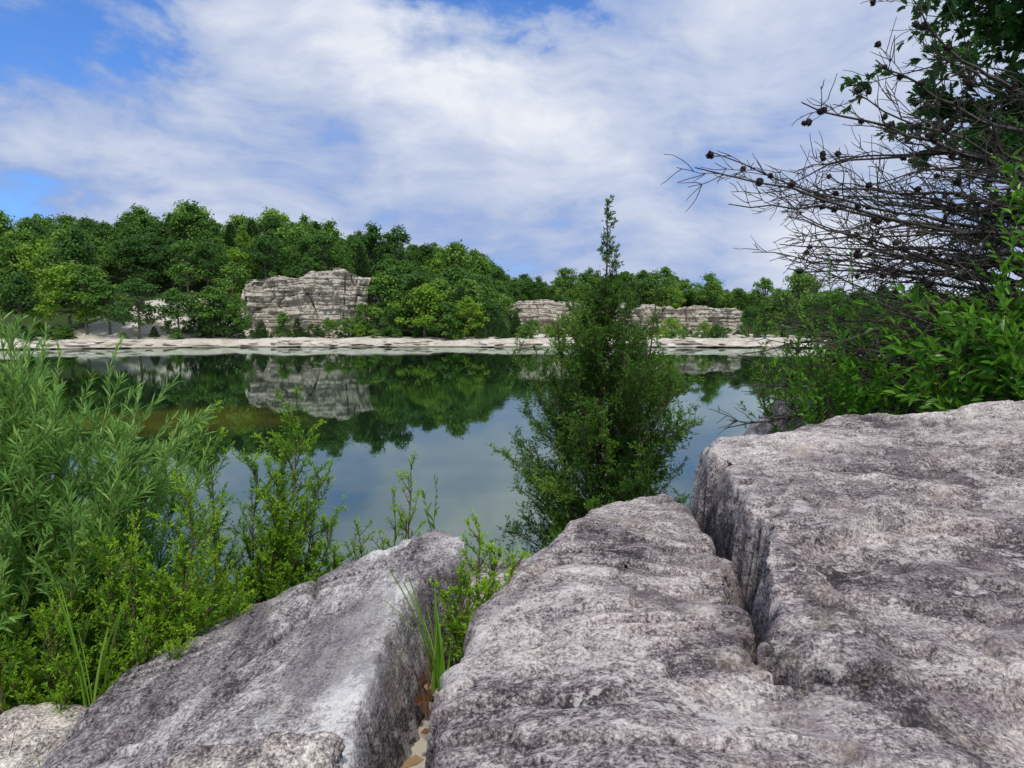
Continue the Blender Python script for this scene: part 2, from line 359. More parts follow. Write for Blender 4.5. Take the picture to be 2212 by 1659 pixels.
for x, off, H, k in [(-80,9,9.5,'d'),(-76,7,10,'d'),(-72,11,12,'b'),(-69,9,11.5,'d'),(-65.5,8,9,'d'),(-60,5.5,9.6,'d'),(-54.5,5,8.6,'d'),(-53,8,6,'c'),(-50,5,8.8,'d'),
                     (-49,6,9.0,'c'),(-46.5,5,7.0,'d'),(-42,4,3.2,'c'),(-38.5,5,4.4,'d'),(-35.8,4,3.4,'c'),(-33.5,4.5,2.6,'s'),(-31,5,3.6,'d'),(-28.5,6,3.6,'s'),(-26,8,6.0,'d'),
                     (-23,11,12,'d'),(-20.5,12,12.5,'d'),(-20,5,6,'d'),(-17,9,11.5,'d'),(-15,5.5,9.6,'b'),(-13,9,10,'d'),(-11,4.5,6.5,'s'),(-7.5,6,7.2,'b'),(-9.5,10,9,'c'),
                     (-5.2,5,3.6,'c'),(-3.5,8,6.5,'d'),(-1.5,4,3.2,'c'),(.6,6,4.6,'c'),(3.5,5,3.2,'d'),(6,5,2.6,'b'),(9,7,3.0,'d'),(13,7,4.5,'d'),(17,6,3,'c'),(21,7,3.0,'d'),
                     (25,7,2.0,'b'),(27.5,9,4.0,'b'),(32.5,7,3.2,'b'),(34.5,5,1.5,'s'),(39.5,6,5.2,'d'),(42,6,6.8,'d'),(45,7,8,'d'),(48,6,7.5,'d'),(52,6,8.5,'d'),(56,6,8.5,'d'),(60,8,9,'d'),(64,8,9,'d'),(69,8,8,'d'),(74,8,8,'d')]:
    P_ = {'d': PD, 'b': PB, 'c': PC, 's': PS}[k]
    put(P_[R.integers(len(P_))], x, float(y0(x))+off, H, shore, 1.12)
for i in range(230):
    x = R.uniform(-95, 66); off = R.uniform(2.6, 11)
    if -70 < x < -48 and R.random() < .5: continue
    H = R.uniform(.7, 2.7)
    if x > 5 or -48 < x < -27: H *= .72
    P_ = PS if R.random() < .5 else (PC if R.random() < .55 else PB)
    put(P_[R.integers(len(P_))], x, float(y0(x))+off, H, shore, 1.2)
for i in range(30):   # low growth at the foot of the long cliff
    x = R.uniform(2, 50); put(PS[R.integers(3)], x, R.uniform(140, 146), R.uniform(1.2, 2.6), forest)
for i in range(16):
    x = R.uniform(-47, -27); put(PC[R.integers(2)] if i % 2 else PS[0], x, R.uniform(121.5, 125), R.uniform(1.3, 2.6), forest)

# ------------------------------------------------------------------ foreground rocks
def psdf(px, py, poly):
    poly = np.array(poly, float); d = np.full(px.shape, 1e9); ins = np.zeros(px.shape, bool)
    for i in range(len(poly)):
        a = poly[i]; b = poly[(i+1) % len(poly)]; ex, ey = b-a; wx, wy = px-a[0], py-a[1]
        h = np.clip((wx*ex+wy*ey)/(ex*ex+ey*ey), 0, 1); d = np.minimum(d, np.hypot(wx-ex*h, wy-ey*h))
        c = (a[1] > py) != (b[1] > py); xi = (b[0]-a[0])*(py-a[1])/((b[1]-a[1]) if b[1] != a[1] else 1e-9)+a[0]
        ins ^= c & (px < xi)
    return np.where(ins, -d, d)
def finish_rock(name, X, Y, Z, material, amp, wear_shade, seed, ter=.6):
    gx, gy = np.gradient(Z, X[:,0], Y[0,:]); N = nrm(np.stack([-gx, -gy, np.ones_like(Z)], -1))
    rid = np.abs(fbm(X*2.6+seed, Y*5, Z*5, 5, .5))
    d = amp*(.7*fbm(X*2.0+seed, Y*2.6, Z*3, 4, .42) - .34*rid + .10*fbm(X*26, Y*34, Z*34+seed, 4, .6))
    tr = fbm(X*1.4+seed+.3*Z, Y*4.0, Z*2, 4, .48)*2.2; fr = tr-np.floor(tr); st = np.floor(tr)+sm(fr, .42, .58)
    d = d + amp*ter*(st-tr*.8)
    e = wear_shade + .5*np.exp(-((fr-.66)/.10)**2) - .6*np.exp(-((fr-.40)/.07)**2) - .3*np.exp(-(rid/.05)**2)
    return grid_mesh(name, X+N[...,0]*d, Y+N[...,1]*d, Z+N[...,2]*d, material, {'wear_shade': e})
def side(sd, rad, steep):
    a = np.clip(sd+rad, 0, None); return np.where(a < rad, a*a/(2*rad)*.9, .45*rad+(a-rad)*steep)

# large cracked boulder
X, Y = np.meshgrid(np.arange(-.5, 4.4, .0095), np.arange(-.8, 4.5, .0105), indexing='ij')
wob = .02*fbm(X*6, Y*6, 3., 4)
poly = [(-.10,-.6),(-.12,1.1),(-.165,1.35),(-.14,1.54),(-.095,1.85),(.05,2.2),(.2,2.46),(.33,2.66),(.42,2.82),(.84,3.15),(.93,3.05),(1.2,3.10),(1.7,3.42),(2.3,3.5),(2.9,3.6),(3.9,3.7),(4.1,2.5),(4.0,-.6)]
sd = psdf(X, Y, poly)+wob
zM = -.755 + .02*np.sin(X*5+1) - .05*sm(-X, -.25, .15)
zR = -.670 + .115*(Y-1.92) + .02*(X-.8) + .03*sm(X, 2.0, 2.8)
xc = np.interp(Y, [-.8,.8,1.2,1.39,1.5,1.73,2.09,2.44,2.9,3.3], [1.2,.95,.70,.60,.575,.685,.80,.80,.85,.90]) + .03*fbm(Y*8, 2., 0, 3)
dist = X-xc
soft = np.interp(Y, [1.0,1.4,1.6,2.2,3.0], [.35,.10,.025,.03,.05])
w = np.clip(dist/soft, 0, 1); w = np.where(soft > .09, sm(w), w**.7)
top = zM*(1-w)+zR*w
gw_ = .020+.030*np.clip(Y-1.5, 0, 1.6)
gr = np.interp(Y, [1.3,1.45,1.6,2.0,3.0], [0,.12,.36,.50,.6])
top = top - gr*np.exp(-(np.clip(np.abs(dist+gw_*.9)-gw_*.25, 0, None)/(gw_*.5))**2)
def crackline(pts, wdt, dep):
    pts = np.array(pts); d = np.full(X.shape, 9.)
    for a, b in zip(pts[:-1], pts[1:]):
        ex, ey = b-a; h = np.clip(((X-a[0])*ex+(Y-a[1])*ey)/(ex*ex+ey*ey), 0, 1); d = np.minimum(d, np.hypot(X-a[0]-ex*h, Y-a[1]-ey*h))
    d = d + .014*fbm(X*12, Y*12, 1., 3); return dep*np.exp(-(np.clip(d, 0, None)/wdt)**2)
top = top - crackline([(.575,1.5),(.60,1.42),(.66,1.36),(.74,1.34),(.80,1.37)], .011, .06)
top = top - crackline([(1.25,2.50),(1.5,2.45),(1.72,2.28),(1.76,2.08)], .013, .08)
top = top - crackline([(.85,2.25),(1.0,2.28),(1.3,2.15),(1.6,1.75)], .008, .025)
top = top - crackline([(1.0,1.25),(1.12,1.4),(1.15,1.6)], .008, .025) - crackline([(.2,2.3),(.35,2.0),(.33,1.7)], .006, .014)
l1 = Y-(2.12+.10*np.sin(X*6)+.05*fbm(X*5, 3., 0, 3)); top = top - .06*sm(-l1, 0, .035)*sm(X, .80, .92)*(1-sm(X, 1.5, 2.2))
l2 = Y-(1.50+.12*np.sin(X*4.3+1)+.06*fbm(X*5, 9., 0, 3)); top = top - .045*sm(-l2, 0, .03)*sm(X, .95, 1.15)
l3 = Y-(2.75+.1*np.sin(X*3.1)+.06*fbm(X*4, 5., 0, 3)); top = top - .04*sm(-l3, 0, .05)*sm(X, 1.3, 1.7)
Z = top - side(sd, np.where(X > .9, .10, .08), 5.5); Z = np.maximum(Z, -2.2)
wear_shade = np.exp(-((sd+.03)/.05)**2)*.5 + .6*np.exp(-((dist-soft-.02)/.04)**2)*(Y > 1.5) - .9*sm(-dist, 0, .02)*(1-sm(-dist, gw_*1.6, gw_*2.2))*sm(Y, 1.45, 1.7)  # pale worn rims, plus crack shade painted in as darker colour
finish_rock('boulder', X, Y, Z, M_rock, .031, np.clip(wear_shade, -1, 1), 1.7, .75)

# left boulder
X, Y = np.meshgrid(np.arange(-1.85, .15, .0080), np.arange(-.5, 3.1, .0095), indexing='ij')
poly = [(-.32,-.3),(-.30,1.1),(-.345,1.69),(-.335,1.95),(-.29,2.12),(-.20,2.33),(-.18,2.58),(-.40,2.70),(-.64,2.56),(-.84,2.38),(-1.08,2.18),(-1.18,2.02),(-1.16,1.65),(-1.06,1.1),(-1.0,.4),(-.9,-.3)]
sd = psdf(X, Y, poly)+.015*fbm(X*7, Y*7, 8., 4)
top = -.825 + .225*(np.minimum(X, -.3)+.3) - .05*sm(Y, .9, .2)
top = top - crackline([(-.74,2.45),(-.66,2.15),(-.72,1.9),(-.92,1.6),(-1.0,1.2)], .011, .06) - crackline([(-.5,2.6),(-.45,2.3),(-.5,2.0),(-.66,1.5),(-.7,1.1)], .007, .02)
top = top - .03*sm(X-(-.62+.25*(Y-1.6)), .01, -.02)
Z = top - side(sd, np.where(X > -.45, .025, .08), np.where(X > -.5, 5.0, 3.2)); Z = np.maximum(Z, -2.1)
wear_shade = np.exp(-((sd+.05)/.08)**2)*(X > -.6)*1.7 - .9*sm(sd, -.005, .02)*(X > -.5)  # pale worn ridge; shade of the right-hand face put into the colour
finish_rock('boulder', X, Y, Z, M_rock_l, .024, np.clip(wear_shade*(.85+.5*fbm(X*5, Y*5, 0, 2)), -1, 1.6), 9.2, .5)

def blob_rock(name, c, r, seed, material, amp=.22):
    th = np.linspace(0, math.pi, 60); ph = np.linspace(0, 2*math.pi, 110)
    T, Pn = np.meshgrid(th, ph, indexing='ij'); x, y, z = np.sin(T)*np.cos(Pn), np.sin(T)*np.sin(Pn), np.cos(T)
    k = (np.abs(x)**3.2+np.abs(y)**3.2+np.abs(z)**3.2)**(-1/3.2)*(1+amp*fbm(x*1.3+seed, y*1.3, z*1.3, 4, .5))
    grid_mesh(name, c[0]+x*k*r[0], c[1]+y*k*r[1], c[2]+z*k*r[2], material, {'wear_shade': x*0})
blob_rock('rock', (2.15,4.75,-.90), (.46,.35,.32), 2, M_rock)
blob_rock('rock', (-1.25,1.66,-1.28), (.25,.18,.19), 5, M_rock_p)
blob_rock('rock', (-.39,1.16,-.815), (.07,.05,.05), 7, M_rock_p)
blob_rock('rock', (-.53,1.15,-.85), (.11,.06,.06), 8, M_rock_p)
blob_rock('rock', (-.10,2.55,-1.25), (.25,.25,.28), 12, M_rock)
blob_rock('rock', (-1.7,3.3,-2.2), (.5,.5,.5), 13, M_rock_p)

# ------------------------------------------------------------------ near vegetation
def curve(p, d, L, n, r, jit=.12, grav=0.0):
    p = np.array(p, float); d = nrm(np.array(d, float)); out = [p.copy()]
    for i in range(n):
        d = nrm(d + r.normal(size=3)*jit + np.array([0,0,grav])); p = p + d*L/n; out.append(p.copy())
    return np.array(out)
def perp(d, r, ang):
    q = nrm(np.cross(d, r.normal(size=3))); return nrm(d*math.cos(ang)+q*math.sin(ang))
def sprays(g, pts, r, n_sub, sub_len, nl, L, W, m, tint, spread=.7, tipb=.25, up=.25, nj=.42):
    k = len(pts)-1; t = np.sort(r.random(n_sub))**.8; i = np.minimum((t*k).astype(int), k-1); f = (t*k-i)[:,None]
    P = pts[i]*(1-f)+pts[i+1]*f; D = nrm(pts[i+1]-pts[i]); D = nrm(D*.8+r.normal(size=(n_sub,3))*spread+np.array([0,0,up]))
    sl = sub_len*(.5+.8*r.random((n_sub,1)))*(1.15-.5*t[:,None])
    q = r.random((n_sub, nl, 1)); PP = (P[:,None,:]+D[:,None,:]*sl[:,None,:]*q).reshape(-1,3)
    DD = nrm(np.repeat(D, nl, 0)*1.0+r.normal(size=(n_sub*nl,3))*nj); NN = nrm(r.normal(size=(n_sub*nl,3)))
    tt = np.clip(tint+.13*r.normal(size=n_sub*nl)+tipb*(q.reshape(-1)-.5)+tipb*(np.repeat(t, nl)-.5), 0, 1)
    g.leaves(PP, DD, NN, L*(.7+.6*r.random(n_sub*nl)), W, m, tt)

def juniper_tree(name, base, H, prof, nb, seed, mats, twigs=12, nsub=6, sub=.07, nl=7, L=.026, W=.0065, tint=.4, lean=(0,0)):
    r = np.random.default_rng(seed); g = Geo(); gw = Geo()
    base = np.array(base, float); hs = np.linspace(0, 1, 14)
    trunk = base + np.stack([lean[0]*hs+.02*np.sin(hs*9), lean[1]*hs+.02*np.cos(hs*7), H*hs], 1)
    gw.tube(trunk, .004+.032*(H/3.8)*(1-hs)**1.1, 7)
    for b in range(nb):
        h = (b+r.random())/nb; h = .04+.95*h
        if h > .80 and r.random() < .45: continue
        R_ = np.interp(h, [p[0] for p in prof], [p[1] for p in prof])*r.choice([r.uniform(.5,.8), r.uniform(.8,1.05), r.uniform(.92,1.15)])
        a = b*2.399+r.normal()*.4; el = np.interp(h, [0,.5,.8,1], [.35,.75,.75,1.2])+r.normal()*.15
        p0 = np.array([np.interp(h, hs, trunk[:,i]) for i in range(3)]); p0[2] -= R_*math.tan(min(el, 1.1))*.45
        p0[2] = max(p0[2], base[2]+.03); d = (math.cos(a)*math.cos(el), math.sin(a)*math.cos(el), math.sin(el))
        Lb = R_/max(math.cos(el), .45)
        pts = curve(p0, d, Lb, 7, r, .10, .035); gw.tube(pts, np.linspace(.011*min(1, Lb), .002, 8), 4)
        nt = max(2, int(twigs*Lb/.8+(2 if h < .8 else 0))); ctint = tint + r.normal()*.15
        for j in range(nt):
            t = .15+.85*(j+r.random())/nt; i = min(int(t*7), 6); f = t*7-i; q = pts[i]*(1-f)+pts[i+1]*f
            dd = perp(nrm(pts[i+1]-pts[i]), r, r.uniform(.5, 1.0)); tl = r.uniform(.10, .28)*min(1, .3+Lb*.7)*(1.15-.4*t)
            tp = curve(q, dd+np.array([0,0,.25]), tl, 4, r, .15, .06); gw.tube(tp, np.linspace(.003, .001, 5), 3)
            sprays(g, tp, r, max(2, int(nsub*(.4+tl*5))), sub*min(1, .45+Lb), nl, L, W, 0, ctint+.25*(t-.5))
        sprays(g, pts[4:], r, nsub if h < .8 else 3, sub*min(1, .45+Lb), nl, L, W, 0, ctint+.15, .5)
    sprays(g, trunk[-3:], r, 18, .05, nl, L, W, 0, tint, .5)
    e = empty(name, (0,0,0)); g.build('foliage', [mats[0]], parent=e); gw.build('trunk', [mats[1]], True, e); return e
prof = [(0,.66),(.10,.82),(.22,.93),(.36,.92),(.48,.84),(.56,.70),(.62,.52),(.68,.42),(.74,.38),(.78,.24),(.81,.09),(.85,.15),(.88,.07),(.92,.09),(1.0,.02)]
juniper_tree('cedar_tree', (.80,6.0,-2.85), 3.90, prof, 225, 5, (M_jun, M_jbark), twigs=15, nsub=9, sub=.075, nl=8, L=.026, W=.0078, tint=.48, lean=(.03,0))
juniper_tree('cedar_tree', (1.05,6.2,-2.7), 3.05, [(0,.3),(.5,.46),(.8,.22),(.9,.06),(1,.02)], 54, 8, (M_jun, M_jbark), twigs=12, nsub=8, sub=.075, nl=7, L=.026, W=.0078, tint=.48, lean=(.28,0))
juniper_tree('cedar_tree', (.62,6.1,-2.7), 2.7, [(0,.3),(.5,.46),(.8,.20),(.9,.05),(1,.02)], 50, 9, (M_jun, M_jbark), twigs=12, nsub=8, sub=.075, nl=7, L=.026, W=.0078, tint=.48, lean=(-.22,0))

def juniper_bush(name, base, tips, seed, dens=1.0, tint=.5, L=.0095, W=.0034, mats=None, sub=.042, nl=17, nj=.48):
    r = np.random.default_rng(seed); g = Geo(); gw = Geo(); base = np.array(base, float)
    for tip in tips:
        tip = np.array(tip, float); v = tip-base; ln = np.linalg.norm(v); k = 10
        s_ = np.linspace(0, 1, k)[:,None]; mid = np.array([v[0]*.15, v[1]*.15, -ln*.06])
        pts = base + v*s_ + mid*np.sin(s_*math.pi) + r.normal(size=(k,3))*.008*ln*s_
        gw.tube(pts, np.linspace(.008*ln+.002, .0012, k), 5)
        nt = int(36*ln*dens)+3
        for j in range(nt):
            t = .12+.88*(j+r.random())/nt; i = min(int(t*(k-1)), k-2); f = t*(k-1)-i; q = pts[i]*(1-f)+pts[i+1]*f
            dd = perp(nrm(pts[i+1]-pts[i]), r, r.uniform(.5, 1.0)); tl = ln*r.uniform(.12, .28)*(1.12-.72*t)+.02
            tp = curve(q, dd+np.array([0,0,.2]), tl, 4, r, .12, .08); gw.tube(tp, np.linspace(.0024, .0009, 5), 3)
            ns = max(5, int(tl*125*dens))
            sprays(g, tp, r, ns, sub, nl, L, W, 0, tint+.3*(t-.5)+r.normal()*.09, .5, .45, .15, nj)
        sprays(g, pts[-3:], r, 10, sub*.8, nl, L, W, 0, tint+.2, .3, .3, .2, nj)
    mats = mats or (M_jun2, M_jbark)
    e = empty(name); g.build('foliage', [mats[0]], parent=e); gw.build('stem', [mats[1]], True, e); return e
def fan(base, n, spread, hmin, hmax, seed, cx=0, cy=0):
    r = np.random.default_rng(seed); o = []
    for i in range(n):
        a = r.random()*6.283; q = r.random()**.5*spread
        o.append((base[0]+cx+math.cos(a)*q, base[1]+cy+math.sin(a)*q*.7, base[2]+r.uniform(hmin, hmax)*(1-.35*q/spread)))
    return o
b = (-1.12,2.65,-1.55); juniper_bush('juniper_shrub', b, [(-.84,2.62,-.37),(-.92,2.7,-.50),(-.76,2.6,-.60),(-.72,2.62,-.80),(-.70,2.6,-.95),(-1.02,2.6,-.55),(-.98,2.75,-.70),(-.85,2.5,-.86),(-.78,2.5,-1.0),(-.88,2.6,-.72),(-.95,2.45,-.9),(-1.25,2.7,-.45),(-1.15,2.5,-.75),(-.80,2.55,-.7),(-.90,2.5,-.62)]+fan(b, 18, .42, .45, .85, 2, .1), 31, 1.0, .46)
b = (-1.25,2.05,-1.50); juniper_bush('juniper_shrub', b, fan(b, 32, .44, .5, .98, 3)+[(-1.0,2.05,-.56),(-.95,2.1,-.75),(-.92,2.15,-.9)], 32, 1.0, .56)
b = (-1.5,1.85,-1.55); juniper_bush('juniper_shrub', b, fan(b, 16, .30, .35, .8, 4, .05), 33, .9, .5)
b = (-1.05,2.40,-1.5); juniper_bush('juniper_shrub', b, fan(b, 18, .28, .35, .66, 5), 34, .9, .42)
b = (-.58,2.85,-1.5); juniper_bush('juniper_sprig', b, [(-.42,2.8,-.62),(-.50,2.82,-.78),(-.66,2.8,-.86),(-.70,2.85,-.94),(-.46,2.85,-.84),(-.56,2.8,-.95)], 35, .6, .6)
b = (-.13,2.02,-1.10); juniper_bush('juniper_seedling', b, [(-.10,2.08,-.66),(-.05,2.03,-.72),(.0,2.0,-.74),(-.16,2.0,-.78),(-.07,1.95,-.80),(-.21,2.03,-.85),(-.13,1.95,-.92)], 36, .9, .62, .012, .0045, None, .04, 13)

def leafy_stems(name, stems, seed, mats, L, W, nleaf, lat=(6,.28), ang=.6, two=True, r0=.006, tint=.5, droop=.2):
    r = np.random.default_rng(seed); g = Geo(); gw = Geo()
    def dress(pts, n, t0=.1, sc=1.0, tn=0.0):
        k = len(pts)-1; t = t0+(1-t0)*(np.arange(n)+r.random(n)*.6)/n; t = np.minimum(t, .999); i = (t*k).astype(int); f = (t*k-i)[:,None]
        P = pts[i]*(1-f)+pts[i+1]*f; D = nrm(pts[i+1]-pts[i]); q = nrm(np.cross(D, r.normal(size=(n,3))))
        A = ang*(1.1-.5*t[:,None])+.15*r.normal(size=(n,1)); DD = nrm(D*np.cos(A)+q*np.sin(A)); N = nrm(np.cross(DD, np.cross(D, DD)))
        N = nrm(N*np.sign(N[:,2:]+1e-6)+r.normal(size=(n,3))*.3+np.array([0,0,.4]))
        l = L*(.6+.6*r.random(n))*sc*(1.1-.45*t**3)
        tt = np.clip(tint+tn+.16*r.normal(size=n)+.3*(t-.5), 0, 1)
        (g.leaves2(P, DD, N, l, W*l/L, 0, tt, droop) if two else g.leaves(P, DD, N, l, W*l/L, 0, tt))
    for (p0, tip) in stems:
        p0 = np.array(p0, float); tip = np.array(tip, float); v = tip-p0; ln = np.linalg.norm(v); k = 12; s_ = np.linspace(0, 1, k)[:,None]
        bow = np.array([-v[0]*.25, 0, abs(v[0])*.25]); pts = p0+v*s_+bow*np.sin(s_*math.pi)+r.normal(size=(k,3))*.006*ln
        gw.tube(pts, np.linspace(r0, .001, k), 5); dress(pts, int(nleaf*ln), .3, 1, r.normal()*.05)
        for j in range(int(lat[0]*ln)):
            t = r.uniform(.25, .92); i = min(int(t*(k-1)), k-2); q = pts[i]; dd = perp(nrm(pts[i+1]-pts[i]), r, r.uniform(.4, .85))
            lp = curve(q, dd+np.array([0,0,.15]), lat[1]*r.uniform(.5, 1.1)*(1.2-.7*t), 6, r, .08, .03)
            gw.tube(lp, np.linspace(r0*.4, .0008, 7), 4); dress(lp, int(nleaf*lat[1]*.85), .08, .9, r.normal()*.07)
    e = empty(name); g.build('foliage', [mats[0]], parent=e); gw.build('stems', [mats[1]], True, e); return e
r = np.random.default_rng(77); st = []
tips = [(-1.66,2.2,.06),(-1.72,2.25,.0),(-1.55,2.2,-.05),(-1.12,2.2,-.19),(-1.0,2.2,-.26),(-1.28,2.25,-.22),(-1.4,2.2,-.16),(-1.18,2.3,-.33),(-1.5,2.1,-.18),(-1.6,2.0,-.15),(-1.05,2.25,-.38)]
for tp in tips: st.append(((tp[0]*.35-1.15, 2.3+r.normal()*.1, -1.6), tp))
for i in range(72):
    x = r.uniform(-2.15, -1.12); ztop = np.interp(x, [-2.1,-1.7,-1.4,-1.1], [.1,0.0,-.22,-.40]); st.append(((x*.5-.85+r.normal()*.1, r.uniform(1.9, 2.7), -1.6), (x, r.uniform(1.75, 2.8), ztop-r.uniform(0, .5))))
leafy_stems('willow_shrub', st, 40, (M_wil, M_green_stem), .068, .0095, 80, (9,.26), .66, True, .005, .5, .12)
st = [((r.uniform(-1.8,-1.5), r.uniform(1.7,1.95), -1.6), (r.uniform(-1.8,-1.42), r.uniform(1.7,1.95), r.uniform(-1.1,-.7))) for i in range(20)]
leafy_stems('willow_shrub', st, 41, (M_wil, M_green_stem), .06, .008, 70, (6,.2), .65, True, .004, .4, .15)
leafy_stems('leafy_sprig', [((-.34,2.85,-1.4),(-.33,2.8,-.66)),((-.34,2.85,-1.4),(-.38,2.82,-.72))], 42, (M_shrub, M_green_stem), .065, .018, 26, (1,.1), .5, True, .003, .6)

def grass(name, base, n, lmin, lmax, spread, seed, wdt=.006, tint=.55, bias=(0,0), mats=None):
    r = np.random.default_rng(seed); g = Geo()
    for i in range(n):
        a = r.random()*6.283; L = r.uniform(lmin, lmax); sp = spread*r.uniform(.2, 1); k = 9; s_ = np.linspace(0, 1, k)
        dx, dy = math.cos(a)*sp+bias[0], math.sin(a)*sp*.6+bias[1]
        c = np.stack([base[0]+.012*r.normal()+dx*L*s_**1.7, base[1]+.012*r.normal()+dy*L*s_**1.7, base[2]+L*(s_-.35*sp*s_**2.5)], 1)
        wv = wdt*(1-s_**2.2)*.5+.0003; sd = nrm(np.array([-dy, dx, 0])+r.normal(size=3)*.5)
        up = np.cross(sd, nrm(c[-1]-c[0]))*wdt*.25
        v = np.concatenate([c-sd*wv[:,None]+up, c, c+sd*wv[:,None]+up]); i0 = np.arange(k-1)
        f = np.concatenate([np.stack([i0, i0+1, i0+1+k, i0+k], 1), np.stack([i0+k, i0+1+k, i0+1+2*k, i0+2*k], 1)])
        g.add(v, f, 0, np.clip(tint+.2*r.normal(), 0, 1))
    return g.build(name, mats or [M_grass], True)
grass('grass_tuft', (-.205,1.78,-1.02), 10, .2, .36, .35, 1, .013, .5, (-.22,0))
grass('grass_tuft', (-.19,1.74,-1.02), 7, .14, .26, .4, 2, .012, .5, (.12,0))
grass('grass_tuft', (-.22,1.7,-1.05), 6, .2, .3, .5, 3, .005, .6, (-.2,-.1), [M_dry])
grass('grass_tuft', (-1.20,1.80,-1.22), 8, .3, .55, .35, 4, .016, .55, (.06,0))
grass('grass_tuft', (-1.12,1.5,-1.28), 30, .12, .3, .6, 5, .005, .6)
grass('grass_tuft', (-1.28,1.58,-1.3), 14, .15, .35, .6, 6, .004, .6, (0,0), [M_dry])
grass('grass_tuft', (-.17,2.2,-1.1), 14, .12, .3, .7, 7, .004, .6, (0,0), [M_dry])
r = np.random.default_rng(5); g = Geo()
n = 34; P = np.stack([r.uniform(-.27,-.13,n), r.uniform(1.15,2.1,n), -1.06+r.uniform(0,.02,n)], 1)
g.leaves2(P, r.normal(size=(n,3))*np.array([1,1,.25]), nrm(r.normal(size=(n,3))*.4+np.array([0,0,1])), r.uniform(.03,.07,n), r.uniform(.015,.035,n), 0, r.random(n), .3)
g.build('leaf_litter', [M_dry])

# ------------------------------------------------------------------ dead pine on the right
def dead_pine():
    r = np.random.default_rng(21); g = Geo(); e = empty('dead_pine_tree')
    tr = np.array([[4.15,4.7,-2.2],[4.05,4.65,-.8],[3.9,4.6,.4],[3.75,4.5,1.4],[3.7,4.5,2.4],[3.75,4.6,3.6]])
    gt = Geo(); gt.tube(tr, [.085,.075,.06,.045,.03,.01], 9); gc = Geo()
    def cone(p):
        d = nrm(r.normal(size=3)+np.array([0,0,-.3])); s_ = r.uniform(.85, 1.25)*.017
        gc.tube([p+d*s_*q for q in (-1.1,-.8,-.3,.3,.9,1.25)], np.array([.15,.75,1.0,.9,.5,.08])*s_, 7)
        k = 40; a = nrm(r.normal(size=(k,3))); gc.leaves(p+a*s_*.7, a, r.normal(size=(k,3)), s_*.7, s_*.5, 0, .5)
    heads = [((3.55,4.3,.62),(1.07,4.0,.90)), ((3.5,4.3,.75),(1.18,4.05,1.0)), ((3.6,4.3,1.0),(1.72,4.1,1.30)), ((3.6,4.2,.9),(1.95,4.0,1.34)),
             ((3.7,4.4,1.5),(2.35,4.2,1.98)), ((3.7,4.4,1.3),(2.2,4.2,1.58)), ((3.6,4.3,.45),(1.62,4.1,.47)), ((3.6,4.3,.3),(1.7,4.2,.65)),
             ((3.6,4.3,.1),(1.6,4.2,.05)), ((3.7,4.4,0.),(1.45,4.2,-.20)), ((3.7,4.4,-.2),(1.4,4.3,-.42)), ((3.8,4.4,-.3),(1.6,4.3,-.62)), ((3.8,4.4,-.3),(1.45,4.5,-.72)),
             ((3.7,4.4,1.1),(1.85,4.5,.98)), ((3.8,4.4,.6),(1.4,4.4,.76)), ((3.8,4.4,.8),(1.9,4.2,.5)), ((3.7,4.4,1.6),(2.5,4.3,1.75))]
    for i in range(50):
        z = r.uniform(-.5, 1.15); tz = z + r.uniform(-.40, .38); heads.append(((3.8, 4.5+r.uniform(-.3,.3), z), (r.uniform(1.75, 2.9), r.uniform(3.9, 5.4), tz)))
    for hi, (a, b) in enumerate(heads):
        a = np.array(a); b = np.array(b); a0 = np.array([np.interp(a[2]-.2, tr[:,2], tr[:,i]) for i in range(3)]); v = b-a0; ln = np.linalg.norm(v); k = 16
        s_ = np.linspace(0, 1, k)[:,None]; bow = np.array([0, r.normal()*.12, r.uniform(-.2, .2)])*ln*.5
        wig = np.cumsum(r.normal(size=(k,3))*.014, 0); wig -= wig[-1]*s_
        pts = a0+v*s_+bow*np.sin(s_*math.pi)+wig
        rr = np.linspace(.018, .0034, k)*r.uniform(.8, 1.15); g.tube(pts, rr, 5)
        n2 = int(ln*7.0)
        for j in range(n2):
            t = .2+.8*(j+r.random())/n2; i = min(int(t*(k-1)), k-2); dd = perp(nrm(pts[i+1]-pts[i]), r, r.uniform(.35, .85))
            l2 = r.uniform(.2, .75)*(1.15-.75*t); q = curve(pts[i], dd+np.array([-.12,0,.05]), l2, 8, r, .13, .015)
            g.tube(q, np.linspace(rr[i]*.55, .0022, 9), 4)
            for jj in range(int(2+l2*7)):
                ii = r.integers(2, 8); d3 = perp(nrm(q[ii]-q[ii-1]), r, r.uniform(.4, .95)); l3 = r.uniform(.05, .22)
                q3 = curve(q[ii], d3, l3, 4, r, .15, .02); g.tube(q3, np.linspace(.003, .0017, 5), 4)
                if r.random() < .022: cone(q3[-1])
            if r.random() < .05: cone(q[-1])
        if hi < 6:
            for j in range(6): cone(pts[r.integers(9, 15)]+r.normal(size=3)*.02)
    g.build('branches', [M_dead], True, e); gt.build('trunk', [M_dead], True, e); gc.build('cones', [M_cone], True, e)
dead_pine()

